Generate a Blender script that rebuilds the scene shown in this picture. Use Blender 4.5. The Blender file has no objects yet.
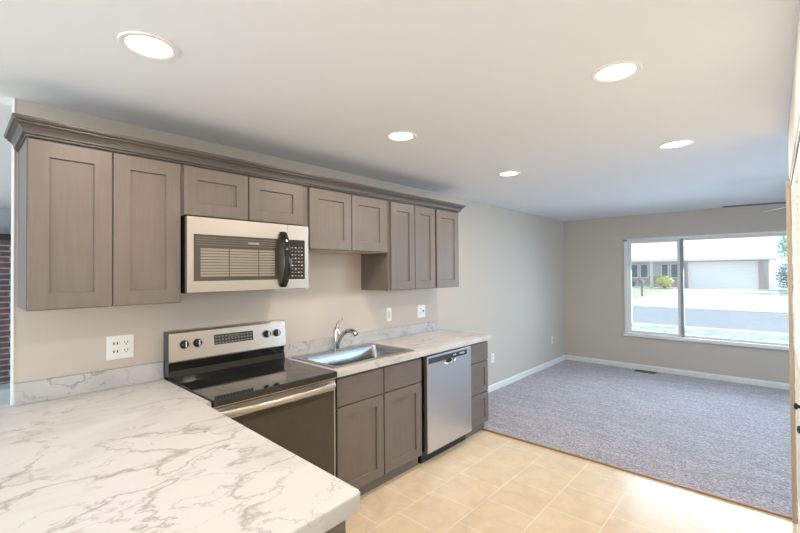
import bpy, bmesh, math, random
from mathutils import Vector, Matrix
random.seed(7)
S = bpy.context.scene
C = S.collection
PI = math.pi

# ------------------------------------------------------------------ camera
F_PX, YAW, PITCH, ROLL = 410.82, 0.7403, 0.0129, -0.0073
CAM = Vector((2.6767, 0.0, 1.5302))
r0 = Vector((math.cos(YAW), math.sin(YAW), 0))
f0 = Vector((-math.sin(YAW), math.cos(YAW), 0))
u0 = Vector((0, 0, 1))
fw = f0 * math.cos(PITCH) + u0 * math.sin(PITCH)
up = -f0 * math.sin(PITCH) + u0 * math.cos(PITCH)
cr = r0 * math.cos(ROLL) + up * math.sin(ROLL)
cu = up * math.cos(ROLL) - r0 * math.sin(ROLL)
cam_d = bpy.data.cameras.new('camera')
cam_d.sensor_fit = 'HORIZONTAL'
cam_d.sensor_width = 36.0
cam_d.lens = F_PX / 800.0 * 36.0
cam_d.clip_start = 0.02
cam_d.clip_end = 300
cam = bpy.data.objects.new('camera', cam_d)
C.objects.link(cam)
m = Matrix.Identity(4)
for i in range(3):
    m[i][0], m[i][1], m[i][2], m[i][3] = cr[i], cu[i], -fw[i], CAM[i]
cam.matrix_world = m
S.camera = cam

# ------------------------------------------------------------------ world, sun, daylight, exposure
H = 2.374          # ceiling height
XP = 2.73          # x of the added daylight fill behind the camera
YW = 7.113         # window wall
w = bpy.data.worlds.new('sky')
S.world = w
w.use_nodes = True
bg = w.node_tree.nodes['Background']
bg.inputs['Color'].default_value = (0.80, 0.90, 1.0, 1)
bg.inputs['Strength'].default_value = 1.4

sun_d = bpy.data.lights.new('sun', 'SUN')
sun_d.energy = 4.4
sun_d.angle = math.radians(0.6)
sun_d.color = (1.0, 0.96, 0.90)
sun = bpy.data.objects.new('sun', sun_d)
C.objects.link(sun)
sun.rotation_euler = Vector((-1.2, -0.15, -1.0)).to_track_quat('-Z', 'Y').to_euler()

def area(name, loc, direction, sx, sy, power, color, spread=PI):
    d = bpy.data.lights.new(name, 'AREA')
    d.shape = 'RECTANGLE'
    d.size, d.size_y = sx, sy
    d.energy = power
    d.color = color
    d.spread = spread
    o = bpy.data.objects.new(name, d)
    C.objects.link(o)
    o.location = loc
    o.rotation_euler = Vector(direction).to_track_quat('-Z', 'Z').to_euler()
    return o
DAY = (0.70, 0.85, 1.0)
WARM = (1.0, 0.87, 0.72)
area('daylight_rear_kitchen_window', (1.6, -2.93, 1.45), (0, 1, -0.05), 2.4, 1.6, 40, (0.84, 0.92, 1.0))  # added fill light behind the camera; the rear wall has no window
area('daylight_patio_door', (XP - 0.01, -1.55, 1.08), (-1, 0.2, -0.2), 1.7, 1.9, 40, (0.66, 0.83, 1.0))  # added bluish fill from the right; no door is built there
area('daylight_next_room_window', (-2.4, -2.93, 1.4), (0, 1, 0), 2.2, 1.7, 95, (0.62, 0.81, 1.0))
area('daylight_living_room_side_window', (5.55, 5.2, 1.4), (-1, -0.35, -0.38), 1.9, 1.5, 92, (0.55, 0.77, 1.0), math.radians(130))  # unseen fill added for the carpet side; the right wall has no window
area('daylight_front_window', (2.0, 7.30, 1.27), (0, -1, -0.55), 2.0, 1.4, 58, (0.60, 0.80, 1.0), math.radians(140))

S.view_settings.view_transform = 'Standard'
S.view_settings.look = 'None'
S.view_settings.gamma = 1.0
S.view_settings.use_curve_mapping = False
S.view_settings.exposure = 0.05
S.cycles.use_denoising = True
S.cycles.max_bounces = 10
S.cycles.diffuse_bounces = 6
S.cycles.transparent_max_bounces = 12
S.cycles.sample_clamp_indirect = 6.0

# ------------------------------------------------------------------ material helpers
def lin(*c):
    return tuple((x / 255 / 12.92) if x / 255 <= 0.04045 else ((x / 255 + 0.055) / 1.055) ** 2.4 for x in c) + (1,)

class NT:
    def __init__(self, name):
        self.m = bpy.data.materials.new(name)
        self.m.use_nodes = True
        self.t = self.m.node_tree
        self.b = self.t.nodes['Principled BSDF']
        self.out = self.t.nodes['Material Output']
    def n(self, kind, **kw):
        nd = self.t.nodes.new(kind)
        for k, v in kw.items():
            if k in nd.inputs.keys() if isinstance(k, str) else False:
                nd.inputs[k].default_value = v
            else:
                setattr(nd, k, v)
        return nd
    def l(self, a, b):
        self.t.links.new(a, b)
    def coord(self, scale=(1, 1, 1), rot=(0, 0, 0), loc=(0, 0, 0), kind='Object'):
        tc = self.n('ShaderNodeTexCoord')
        mp = self.n('ShaderNodeMapping')
        mp.inputs['Scale'].default_value = scale
        mp.inputs['Rotation'].default_value = rot
        mp.inputs['Location'].default_value = loc
        self.l(tc.outputs[kind], mp.inputs['Vector'])
        return mp.outputs['Vector']
    def world_coord(self, scale=(1, 1, 1), rot=(0, 0, 0), loc=(0, 0, 0)):
        g = self.n('ShaderNodeNewGeometry')
        mp = self.n('ShaderNodeMapping')
        mp.inputs['Scale'].default_value = scale
        mp.inputs['Rotation'].default_value = rot
        mp.inputs['Location'].default_value = loc
        self.l(g.outputs['Position'], mp.inputs['Vector'])
        return mp.outputs['Vector']
    def noise(self, vec, scale, detail=4, rough=0.55, dist=0.0):
        nd = self.n('ShaderNodeTexNoise')
        nd.inputs['Scale'].default_value = scale
        nd.inputs['Detail'].default_value = detail
        nd.inputs['Roughness'].default_value = rough
        nd.inputs['Distortion'].default_value = dist
        self.l(vec, nd.inputs['Vector'])
        return nd.outputs['Fac']
    def ramp(self, fac, stops):
        nd = self.n('ShaderNodeValToRGB')
        e = nd.color_ramp.elements
        while len(e) < len(stops):
            e.new(0.5)
        for el, (p, c) in zip(e, stops):
            el.position = p
            el.color = c if len(c) == 4 else tuple(c) + (1,)
        self.l(fac, nd.inputs['Fac'])
        return nd.outputs['Color']
    def mix(self, fac, a, b, mode='MIX'):
        nd = self.n('ShaderNodeMix', data_type='RGBA', blend_type=mode)
        for sock, v in ((nd.inputs[0], fac), (nd.inputs[6], a), (nd.inputs[7], b)):
            if hasattr(v, 'links'):
                self.l(v, sock)
            else:
                sock.default_value = v
        return nd.outputs[2]
    def math(self, op, a, b=None):
        nd = self.n('ShaderNodeMath', operation=op)
        for sock, v in zip(nd.inputs, (a, b)):
            if v is None:
                continue
            if hasattr(v, 'links'):
                self.l(v, sock)
            else:
                sock.default_value = v
        return nd.outputs[0]
    def bump(self, height, strength=0.2, dist=0.01):
        nd = self.n('ShaderNodeBump')
        nd.inputs['Strength'].default_value = strength
        nd.inputs['Distance'].default_value = dist
        self.l(height, nd.inputs['Height'])
        self.l(nd.outputs['Normal'], self.b.inputs['Normal'])
    def base(self, c):
        if hasattr(c, 'links'):
            self.l(c, self.b.inputs['Base Color'])
        else:
            self.b.inputs['Base Color'].default_value = c
    def set(self, rough=0.5, metal=0.0, spec=None, coat=None):
        self.b.inputs['Roughness'].default_value = rough
        self.b.inputs['Metallic'].default_value = metal
        if spec is not None:
            self.b.inputs['Specular IOR Level'].default_value = spec
        if coat is not None:
            self.b.inputs['Coat Weight'].default_value = coat
            self.b.inputs['Coat Roughness'].default_value = 0.05
        return self.m

def plain(name, col, rough=0.5, metal=0.0, var=0.04, scale=20, spec=None):
    n = NT(name)
    v = n.noise(n.coord(), scale, 3)
    a = tuple(max(0, c * (1 - var)) for c in col[:3]) + (1,)
    b = tuple(min(1, c * (1 + var)) for c in col[:3]) + (1,)
    n.base(n.ramp(v, [(0.3, a), (0.7, b)]))
    return n.set(rough, metal, spec)

def paint(name, col, rough=0.7):
    n = NT(name)
    vec = n.world_coord()
    n.base(col)
    n.bump(n.noise(vec, 220, 2), 0.04, 0.002)
    return n.set(rough, 0, 0.3)

M = {}
M['wall'] = paint('greige_wall_paint', lin(202, 192, 180))
M['wall_white'] = paint('white_wall_paint', lin(226, 224, 218))
M['ceiling'] = paint('ceiling_paint', lin(236, 238, 241), 0.85)
M['trim'] = plain('white_trim_paint', lin(232, 230, 226), 0.4)

def wood_stain(name, a, b, direction='z'):
    n = NT(name)
    sc = (28, 28, 2.2) if direction == 'z' else (28, 2.2, 28)
    v = n.coord(sc)
    g = n.noise(v, 1.6, 5, 0.6, 0.6)
    big = n.noise(n.coord((3, 3, 1.2)), 2.0, 2)
    c = n.ramp(g, [(0.32, a), (0.68, b)])
    c = n.mix(0.35, c, n.ramp(big, [(0.35, a), (0.65, b)]))
    n.base(c)
    n.bump(g, 0.05, 0.002)
    return n.set(0.42, 0, 0.4)
M['wood'] = wood_stain('grey_stained_maple', lin(108, 99, 92), lin(118, 108, 101))
M['wood_h'] = wood_stain('grey_stained_maple_crosswise', lin(108, 99, 92), lin(118, 108, 101), 'y')
M['crown'] = wood_stain('dark_grey_crown_stain', lin(78, 72, 68), lin(88, 81, 76), 'y')  # crown wood set darker than the cabinet doors
M['wood_in'] = plain('cabinet_underside_veneer', lin(196, 172, 140), 0.5)
M['jamb'] = wood_stain('oak_jamb', lin(168, 150, 130), lin(192, 174, 152))

def marble():
    n = NT('veined_marble_laminate')
    v = n.world_coord((1.0, 0.62, 1.0), (0, 0, math.radians(-24)))
    warp = n.n('ShaderNodeTexNoise')
    warp.inputs['Scale'].default_value = 2.6
    warp.inputs['Detail'].default_value = 6
    warp.inputs['Roughness'].default_value = 0.62
    n.l(v, warp.inputs['Vector'])
    add = n.n('ShaderNodeVectorMath', operation='MULTIPLY_ADD')
    n.l(warp.outputs['Color'], add.inputs[0])
    add.inputs[1].default_value = (0.42, 0.42, 0.42)
    n.l(v, add.inputs[2])
    vv = add.outputs[0]
    def vein(scale, width, seed):
        mp = n.n('ShaderNodeMapping')
        mp.inputs['Location'].default_value = (seed, seed * 1.7, seed * 0.6)
        n.l(vv, mp.inputs['Vector'])
        f = n.noise(mp.outputs[0], scale, 2, 0.5)
        d = n.math('ABSOLUTE', n.math('SUBTRACT', f, 0.5))
        return n.ramp(d, [(0.0, (1, 1, 1)), (width, (0, 0, 0))])
    va = vein(3.0, 0.016, 3.1)
    vb = vein(6.5, 0.016, 9.4)
    vc = vein(2.0, 0.07, 5.2)
    mask = n.ramp(n.noise(v, 3.6, 3), [(0.30, (0, 0, 0)), (0.50, (1, 1, 1))])
    va = n.mix(1.0, va, mask, 'MULTIPLY')
    mask2 = n.ramp(n.noise(v, 5.1, 3), [(0.36, (0, 0, 0)), (0.54, (1, 1, 1))])
    vb = n.mix(1.0, vb, mask2, 'MULTIPLY')
    base = n.mix(n.math('MULTIPLY', vc, 0.45), lin(198, 195, 194), lin(176, 172, 170))
    c = n.mix(n.math('MULTIPLY', va, 0.75), base, lin(140, 132, 127))
    c = n.mix(n.math('MULTIPLY', vb, 0.6), c, lin(148, 140, 136))
    n.base(c)
    return n.set(0.33, 0, 0.4)
M['marble'] = marble()

def steel(name, col, rough=0.3, streak='y'):
    n = NT(name)
    sc = {'y': (400, 3, 400), 'z': (400, 400, 3), 'x': (3, 400, 400)}[streak]
    f = n.noise(n.coord(sc), 1.0, 2)
    a = tuple(c * 0.94 for c in col[:3]) + (1,)
    n.base(n.ramp(f, [(0.3, a), (0.7, col)]))
    r = n.n('ShaderNodeMapRange')
    r.inputs['To Min'].default_value = rough - 0.04
    r.inputs['To Max'].default_value = rough + 0.06
    n.l(f, r.inputs['Value'])
    n.l(r.outputs[0], n.b.inputs['Roughness'])
    n.b.inputs['Metallic'].default_value = 1.0
    return n.m
M['steel'] = steel('brushed_stainless', lin(196, 190, 183), 0.36)
M['steel_v'] = steel('brushed_stainless_upright', lin(206, 204, 204), 0.36, 'y')
M['steel_sink'] = steel('sink_stainless', lin(166, 166, 168), 0.24)
M['chrome'] = plain('polished_nickel', lin(205, 205, 208), 0.14, 1.0, 0.01)
M['black'] = plain('black_plastic', lin(24, 24, 25), 0.35)
M['black_gloss'] = plain('glossy_black_enamel', lin(14, 14, 15), 0.08, spec=0.6)
M['black_glass'] = plain('black_ceramic_glass', lin(13, 13, 14), 0.05, spec=0.8)
M['dark_gap'] = plain('dark_recess', lin(28, 26, 25), 0.8)
M['oven_glass'] = plain('smoked_oven_glass', lin(66, 58, 50), 0.06, spec=0.6)
M['grey_ring'] = plain('burner_ring_print', lin(92, 92, 94), 0.2)
M['white_plastic'] = plain('white_plastic', lin(238, 236, 232), 0.35, 0, 0.01)
M['slot'] = plain('outlet_slot_dark', lin(52, 46, 44), 0.6)
M['button'] = plain('grey_button_print', lin(178, 172, 160), 0.5)
M['button_dim'] = plain('dim_button_print', lin(118, 116, 104), 0.4)
M['panel_grey'] = plain('dark_grey_control_panel', lin(62, 66, 70), 0.25)
M['brass_line'] = plain('pale_steel_trim', lin(196, 176, 146), 0.3, 0.8)
M['bronze'] = plain('dark_bronze', lin(46, 40, 38), 0.4, 0.6)
M['fan_blade_dark'] = plain('dark_fan_blade', lin(84, 78, 80), 0.5)
M['fan_blade_light'] = plain('pale_fan_blade', lin(215, 212, 205), 0.45)

def display():
    n = NT('range_display_panel')
    f = n.noise(n.coord((60, 60, 90)), 1.4, 3)
    n.base(n.ramp(f, [(0.45, lin(38, 40, 36)), (0.62, lin(126, 128, 110))]))
    return n.set(0.2)
M['display'] = display()

def mw_window():
    n = NT('microwave_window_mesh')
    n.base(lin(74, 68, 60))
    return n.set(0.22, 0.0, 0.5)
M['mw_glass'] = mw_window()
M['mw_slat'] = plain('microwave_window_light_slat', lin(142, 134, 122), 0.3)
M['mw_slat_dark'] = plain('microwave_vent_band_line', lin(98, 92, 84), 0.35)

def emit(name, col, strength):
    n = NT(name)
    n.base((0.9, 0.9, 0.88, 1))
    n.b.inputs['Emission Color'].default_value = col
    n.b.inputs['Emission Strength'].default_value = strength
    return n.m
M['lens'] = emit('lit_downlight_lens', (1.0, 0.93, 0.80, 1), 5.0)

def tile():
    n = NT('tan_floor_tile')
    g = n.n('ShaderNodeNewGeometry')
    sep = n.n('ShaderNodeSeparateXYZ')
    n.l(g.outputs['Position'], sep.inputs[0])
    uu = n.math('ADD', sep.outputs['Y'], -2.10 + 0.1725)
    vv = n.math('ADD', sep.outputs['X'], -0.553)
    comb = n.n('ShaderNodeCombineXYZ')
    n.l(uu, comb.inputs[0])
    n.l(vv, comb.inputs[1])
    br = n.n('ShaderNodeTexBrick')
    br.offset = 0.5
    br.inputs['Scale'].default_value = 1.0
    br.inputs['Mortar Size'].default_value = 0.003
    br.inputs['Mortar Smooth'].default_value = 0.3
    br.inputs['Brick Width'].default_value = 0.345
    br.inputs['Row Height'].default_value = 0.3355
    br.inputs['Bias'].default_value = -0.2
    br.inputs['Color1'].default_value = lin(219, 199, 170)
    br.inputs['Color2'].default_value = lin(213, 192, 163)
    br.inputs['Mortar'].default_value = lin(236, 224, 204)
    n.l(comb.outputs[0], br.inputs['Vector'])
    v = n.world_coord()
    cl = n.noise(v, 7, 6, 0.62, 0.6)
    mott = n.ramp(cl, [(0.30, (0.86, 0.85, 0.83)), (0.55, (1, 1, 1)), (0.75, (1.08, 1.08, 1.08))])
    n.base(n.mix(1.0, br.outputs['Color'], mott, 'MULTIPLY'))
    h = n.math('ADD', n.math('MULTIPLY', br.outputs['Fac'], -0.6), n.math('MULTIPLY', cl, 0.3))
    n.bump(h, 0.22, 0.004)
    return n.set(0.30, 0, 0.5)
M['tile'] = tile()

def carpet():
    n = NT('grey_plush_carpet')
    v = n.world_coord()
    tuft = n.noise(n.world_coord((1.0, 0.75, 1)), 64, 3, 0.72)
    clump = n.noise(n.world_coord((1.0, 1.5, 1), (0, 0, 0.5)), 26, 4, 0.65)
    sweep = n.noise(n.world_coord((0.9, 4.2, 1), (0, 0, math.radians(24))), 2.6, 4, 0.6, 0.8)
    c = n.ramp(tuft, [(0.40, lin(80, 72, 75)), (0.60, lin(192, 181, 187))])
    c = n.mix(0.4, c, n.ramp(clump, [(0.36, lin(98, 89, 93)), (0.64, lin(178, 167, 174))]))
    c = n.mix(1.0, c, n.ramp(sweep, [(0.38, (0.82, 0.81, 0.81)), (0.60, (1.12, 1.12, 1.13))]), 'MULTIPLY')
    n.base(c)
    h = n.math('ADD', n.math('MULTIPLY', tuft, 1.6), n.math('ADD', n.math('MULTIPLY', clump, 0.6), n.math('MULTIPLY', sweep, 0.5)))
    n.bump(h, 0.7, 0.012)
    n.b.inputs['Sheen Weight'].default_value = 0.6
    n.b.inputs['Sheen Roughness'].default_value = 0.5
    return n.set(0.95, 0, 0.1)
M['carpet'] = carpet()

def brick(name, c1, c2, mortar, wdt, hgt, rot):
    n = NT(name)
    v = n.world_coord((1, 1, 1), rot)
    br = n.n('ShaderNodeTexBrick')
    br.inputs['Scale'].default_value = 1.0
    br.inputs['Brick Width'].default_value = wdt
    br.inputs['Row Height'].default_value = hgt
    br.inputs['Mortar Size'].default_value = 0.008
    br.inputs['Color1'].default_value = c1
    br.inputs['Color2'].default_value = c2
    br.inputs['Mortar'].default_value = mortar
    n.l(v, br.inputs['Vector'])
    sp = n.noise(n.world_coord(), 9, 3)
    n.base(n.mix(0.5, br.outputs['Color'], n.ramp(sp, [(0.35, lin(120, 108, 108)), (0.65, lin(220, 196, 190))]), 'MULTIPLY'))
    n.bump(n.math('MULTIPLY', br.outputs['Fac'], -1.0), 0.5, 0.01)
    return n.set(0.9)
# bricks on a wall facing +x: texture x = world y, texture y = world z
def brick_yz(name, *a):
    n = brick(name, *a, (0, 0, 0))
    t = n.node_tree
    br = [x for x in t.nodes if x.type == 'TEX_BRICK'][0]
    g = t.nodes.new('ShaderNodeNewGeometry')
    s = t.nodes.new('ShaderNodeSeparateXYZ')
    c = t.nodes.new('ShaderNodeCombineXYZ')
    t.links.new(g.outputs['Position'], s.inputs[0])
    return n, t, br, s, c
bm_, t_, br_, s_, c_ = brick_yz('dark_red_brick', lin(132, 104, 100), lin(108, 96, 98), lin(176, 178, 182), 0.20, 0.070)
t_.links.new(s_.outputs['Y'], c_.inputs[0]); t_.links.new(s_.outputs['Z'], c_.inputs[1]); t_.links.new(c_.outputs[0], br_.inputs['Vector'])
M['brick'] = bm_
bm_, t_, br_, s_, c_ = brick_yz('grey_house_brick', lin(214, 208, 206), lin(194, 188, 188), lin(226, 226, 226), 0.22, 0.085)
t_.links.new(s_.outputs['X'], c_.inputs[0]); t_.links.new(s_.outputs['Z'], c_.inputs[1]); t_.links.new(c_.outputs[0], br_.inputs['Vector'])
M['house_brick'] = bm_

M['hearth'] = plain('pale_hearth_stone', lin(196, 204, 210), 0.5)
M['mantel'] = plain('dark_mantel', lin(44, 38, 36), 0.5)
M['roof'] = plain('pale_roof_shingle', lin(222, 216, 214), 0.9, 0, 0.05, 6)
M['siding'] = plain('house_siding', lin(206, 210, 214), 0.8, 0, 0.03)
M['garage'] = plain('white_garage_door_paint', lin(232, 236, 242), 0.6, 0, 0.02)
M['house_glass'] = plain('dark_house_glass', lin(122, 134, 144), 0.25)
M['concrete'] = plain('pale_concrete', lin(206, 202, 198), 0.9, 0, 0.05, 3)
M['asphalt'] = plain('worn_asphalt', lin(150, 160, 170), 0.9, 0, 0.06, 4)
def grass(name, a, b):
    n = NT(name)
    n.base(n.ramp(n.noise(n.world_coord(), 3.5, 6, 0.7), [(0.35, a), (0.65, b)]))
    return n.set(0.95)
M['lawn'] = grass('pale_lawn', lin(158, 168, 148), lin(190, 194, 176))
M['lawn_near'] = grass('green_lawn', lin(124, 156, 148), lin(196, 212, 206))
def leaf(name, a, b):
    n = NT(name)
    n.base(n.ramp(n.noise(n.coord(), 5, 3), [(0.35, a), (0.65, b)]))
    n.b.inputs['Subsurface Weight'].default_value = 0.0
    return n.set(0.7)
M['leaf_tree'] = leaf('tree_leaves', lin(110, 168, 134), lin(186, 216, 190))
M['leaf_dark'] = leaf('dark_shrub_leaves', lin(112, 130, 136), lin(170, 186, 190))
M['leaf_yellow'] = leaf('yellow_green_shrub_leaves', lin(186, 196, 132), lin(222, 228, 176))
M['bark'] = plain('bark', lin(110, 96, 84), 0.9)
M['mailbox'] = plain('weathered_mailbox', lin(130, 134, 142), 0.6)

def glass():
    n = NT('window_glass')
    t = n.t
    tr = t.nodes.new('ShaderNodeBsdfTransparent')
    tr.inputs['Color'].default_value = (0.96, 0.98, 0.98, 1)
    gl = t.nodes.new('ShaderNodeBsdfGlossy')
    gl.inputs['Roughness'].default_value = 0.02
    fr = t.nodes.new('ShaderNodeFresnel')
    fr.inputs['IOR'].default_value = 1.3
    mx = t.nodes.new('ShaderNodeMixShader')
    t.links.new(fr.outputs[0], mx.inputs[0])
    t.links.new(tr.outputs[0], mx.inputs[1])
    t.links.new(gl.outputs[0], mx.inputs[2])
    t.links.new(mx.outputs[0], n.out.inputs['Surface'])
    return n.m
M['glass'] = glass()

# ------------------------------------------------------------------ mesh helpers (all in world coordinates)
def box(bm, x0, x1, y0, y1, z0, z1, bev=0.0, seg=2):
    v = [bm.verts.new((x, y, z)) for x in (x0, x1) for y in (y0, y1) for z in (z0, z1)]
    idx = [(0, 1, 3, 2), (4, 6, 7, 5), (0, 4, 5, 1), (2, 3, 7, 6), (0, 2, 6, 4), (1, 5, 7, 3)]
    fs = [bm.faces.new([v[i] for i in q]) for q in idx]
    if bev > 0:
        es = list({e for f in fs for e in f.edges})
        bmesh.ops.bevel(bm, geom=es, offset=bev, segments=seg, profile=0.5, affect='EDGES')
    return fs

def tube(bm, pts, radii, n=14, cap=True, flat=None):
    """tube through points; radii per point; flat=(rx, ry) squashes the section"""
    pts = [Vector(p) for p in pts]
    rings = []
    side = None
    for i, p in enumerate(pts):
        d = (pts[min(i + 1, len(pts) - 1)] - pts[max(i - 1, 0)]).normalized()
        if side is None:
            ref = Vector((0, 0, 1)) if abs(d.z) < 0.9 else Vector((0, 1, 0))
            side = d.cross(ref).normalized()
        side = (side - d * side.dot(d)).normalized()
        oth = d.cross(side).normalized()
        r = radii[i] if isinstance(radii, (list, tuple)) else radii
        a, b = (1, 1) if flat is None else flat
        rings.append([bm.verts.new(p + side * (math.cos(2 * PI * k / n) * r * a) + oth * (math.sin(2 * PI * k / n) * r * b)) for k in range(n)])
    for i in range(len(rings) - 1):
        for k in range(n):
            bm.faces.new((rings[i][k], rings[i][(k + 1) % n], rings[i + 1][(k + 1) % n], rings[i + 1][k]))
    if cap:
        bm.faces.new(list(reversed(rings[0])))
        bm.faces.new(rings[-1])

def lathe(bm, center, axis, prof, n=32):
    """prof: list of (radius, height along axis)"""
    axis = Vector(axis).normalized()
    ref = Vector((0, 0, 1)) if abs(axis.z) < 0.9 else Vector((1, 0, 0))
    a = axis.cross(ref).normalized()
    b = axis.cross(a).normalized()
    c = Vector(center)
    rings = []
    for r, h in prof:
        if r < 1e-6:
            rings.append([bm.verts.new(c + axis * h)])
        else:
            rings.append([bm.verts.new(c + axis * h + a * (r * math.cos(2 * PI * k / n)) + b * (r * math.sin(2 * PI * k / n))) for k in range(n)])
    for i in range(len(rings) - 1):
        A, B = rings[i], rings[i + 1]
        for k in range(n):
            k2 = (k + 1) % n
            if len(A) == 1 and len(B) == 1:
                continue
            if len(A) == 1:
                bm.faces.new((A[0], B[k], B[k2]))
            elif len(B) == 1:
                bm.faces.new((A[k], A[k2], B[0]))
            else:
                bm.faces.new((A[k], A[k2], B[k2], B[k]))

def rot_bm(bm, center, mat):
    c = Vector(center)
    for v in bm.verts:
        v.co = c + mat @ (v.co - c)

def prism_y(bm, prof, y0, y1):
    """extrude an (x, z) outline along y"""
    a = [bm.verts.new((x, y0, z)) for x, z in prof]
    b = [bm.verts.new((x, y1, z)) for x, z in prof]
    n = len(prof)
    for i in range(n):
        bm.faces.new((a[i], a[(i + 1) % n], b[(i + 1) % n], b[i]))
    bm.faces.new(list(reversed(a)))
    bm.faces.new(b)

def prism_x(bm, prof, x0, x1):
    """extrude a (y, z) outline along x"""
    a = [bm.verts.new((x0, y, z)) for y, z in prof]
    b = [bm.verts.new((x1, y, z)) for y, z in prof]
    n = len(prof)
    for i in range(n):
        bm.faces.new((a[i], a[(i + 1) % n], b[(i + 1) % n], b[i]))
    bm.faces.new(list(reversed(a)))
    bm.faces.new(b)

def prism_z(bm, outline, z0, z1):
    a = [bm.verts.new((x, y, z0)) for x, y in outline]
    b = [bm.verts.new((x, y, z1)) for x, y in outline]
    n = len(outline)
    for i in range(n):
        bm.faces.new((a[i], a[(i + 1) % n], b[(i + 1) % n], b[i]))
    bm.faces.new(list(reversed(a)))
    bm.faces.new(b)

def obj(name, bm, mat, parent=None, smooth=False, origin=None):
    bmesh.ops.recalc_face_normals(bm, faces=bm.faces)
    if parent is not None:
        org = world_origin(parent)
    else:
        org = Vector(origin) if origin is not None else None
        if org is None:
            xs = [v.co for v in bm.verts]
            org = Vector((sum(v.x for v in xs) / len(xs), sum(v.y for v in xs) / len(xs), min(v.z for v in xs)))
    for v in bm.verts:
        v.co -= org
    me = bpy.data.meshes.new(name)
    bm.to_mesh(me)
    bm.free()
    me.materials.append(mat)
    if smooth:
        for p in me.polygons:
            p.use_smooth = True
        try:
            me.set_sharp_from_angle(angle=math.radians(38))
        except Exception:
            pass
    o = bpy.data.objects.new(name, me)
    C.objects.link(o)
    if parent is not None:
        o.parent = parent
        o['org'] = list(org)
    else:
        o.location = org
        o['org'] = list(org)
    return o

def world_origin(o):
    return Vector(o['org'])

def thing(name, label, cat, loc, group=None):
    o = bpy.data.objects.new(name, None)
    o.empty_display_size = 0.1
    C.objects.link(o)
    o.location = loc
    o['org'] = list(loc)
    o['label'] = label
    o['category'] = cat
    if group:
        o['group'] = group
    return o

def tag(o, label, cat, group=None):
    o['label'] = label
    o['category'] = cat
    if group:
        o['group'] = group
    return o

def struct(name, bm, mat, parent=None, label=None):
    o = obj(name, bm, mat, parent)
    if parent is None:
        o['kind'] = 'structure'
    if label:
        o['label'] = label
    return o

def NB():
    return bmesh.new()

def boxes(*bs, bev=0.0):
    bm = NB()
    for b in bs:
        box(bm, *b, bev=bev)
    return bm

def dup(root, loc, label=None, group=None):
    r = root.copy()
    C.objects.link(r)
    r.location = loc
    r['org'] = list(loc)
    if label:
        r['label'] = label
    if group:
        r['group'] = group
    for ch in list(root.children):
        c = ch.copy()
        C.objects.link(c)
        c.parent = r
        for g in list(ch.children):
            d = g.copy()
            C.objects.link(d)
            d.parent = c
    return r

# ------------------------------------------------------------------ the room shell
WE = 0.205      # where the cabinet wall ends towards the next room
WT = 0.115      # wall thickness
XR = 2.745      # closet wall
YR = 3.44       # end of closet wall / edge of carpet
struct('floor', boxes((-4.9, 5.7, -3.1, 3.47, -0.12, 0.0)), M['tile'], label='tan square floor tiles with pale grout lines')
struct('floor_carpet', boxes((0.0, 5.7, 3.482, YW, -0.12, 0.012)), M['carpet'], label='grey plush carpet of the front living room')
struct('trim_1', boxes((0.0, XR + 0.3, 3.468, 3.484, -0.05, 0.013)), plain('brown_transition_strip', lin(150, 116, 84), 0.5), label='thin brown strip between the tile and the carpet')
struct('ceiling', boxes((-4.9, 5.7, -3.1, YW + 0.2, H, H + 0.15)), M['ceiling'], label='smooth white ceiling')
struct('wall_left', boxes((-WT, 0.0, WE, YW, 0.0, H)), M['wall'], label='greige wall behind the cabinets running on to the front window wall')
# window opening x 0.934..3.07, z 0.55..2.0
WX0, WX1, WZ0, WZ1 = 0.945, 3.06, 0.545, 2.005
struct('wall_back', boxes((-WT, WX0, YW, YW + 0.16, -0.1, H), (WX1, 5.7, YW, YW + 0.16, -0.1, H),
                          (WX0, WX1, YW, YW + 0.16, -0.1, WZ0), (WX0, WX1, YW, YW + 0.16, WZ1, H)), M['wall'],
       label='grey front wall with the wide street window')
struct('wall_rear', boxes((-4.9, 5.7, -3.1, -2.98, 0, H)), M['wall_white'])
struct('wall_right', boxes((5.6, 5.72, YR, YW, 0, H)), M['wall'])
struct('wall_living', boxes((XR + 0.12, 5.7, YR - 0.12, YR, 0, H)), M['wall_white'])
# closet wall: header over the bifold doors, plus the stretch behind the camera
DZ = 2.045
struct('wall_closet', boxes((XR, XR + 0.12, 1.41, YR, DZ + 0.02, H), (XR, XR + 0.12, -2.98, 1.41, 0, H),
                            (XR + 0.75, XR + 0.85, 1.0, YR - 0.12, 0, H)), M['wall_white'], label='white wall above the louvered closet doors')
struct('wall_next_room', boxes((-4.9, -4.55, -2.98, 1.6, 0, H), (-4.9, -WT, 1.6, 1.72, 0, H)), plain('cool_grey_wall_paint', lin(176, 178, 178), 0.8))
# pale corner bead at the end of the cabinet wall
struct('trim_2', boxes((-WT - 0.004, 0.004, WE - 0.003, WE, 0.0, H - 0.001)), M['trim'], label='white painted end of the cabinet wall')
# baseboards
bb = NB()
prism_y(bb, [(0, 0.0), (0.014, 0.0), (0.014, 0.072), (0.009, 0.086), (0.004, 0.09), (0, 0.09)], 3.535, YW)
struct('baseboard_left', bb, M['trim'])
bb = NB()
prism_x(bb, [(YW, 0.0), (YW - 0.014, 0.0), (YW - 0.014, 0.072), (YW - 0.009, 0.086), (YW - 0.004, 0.09), (YW, 0.09)], 0.014, 5.6)
struct('baseboard_back', bb, M['trim'])
# wood jamb at the end of the closet wall
struct('trim_3', boxes((XR - 0.014, XR + 0.006, YR - 0.012, YR + 0.022, 0.0, DZ + 0.02), bev=0.002), M['jamb'], label='light oak jamb at the end of the closet doors')

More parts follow.
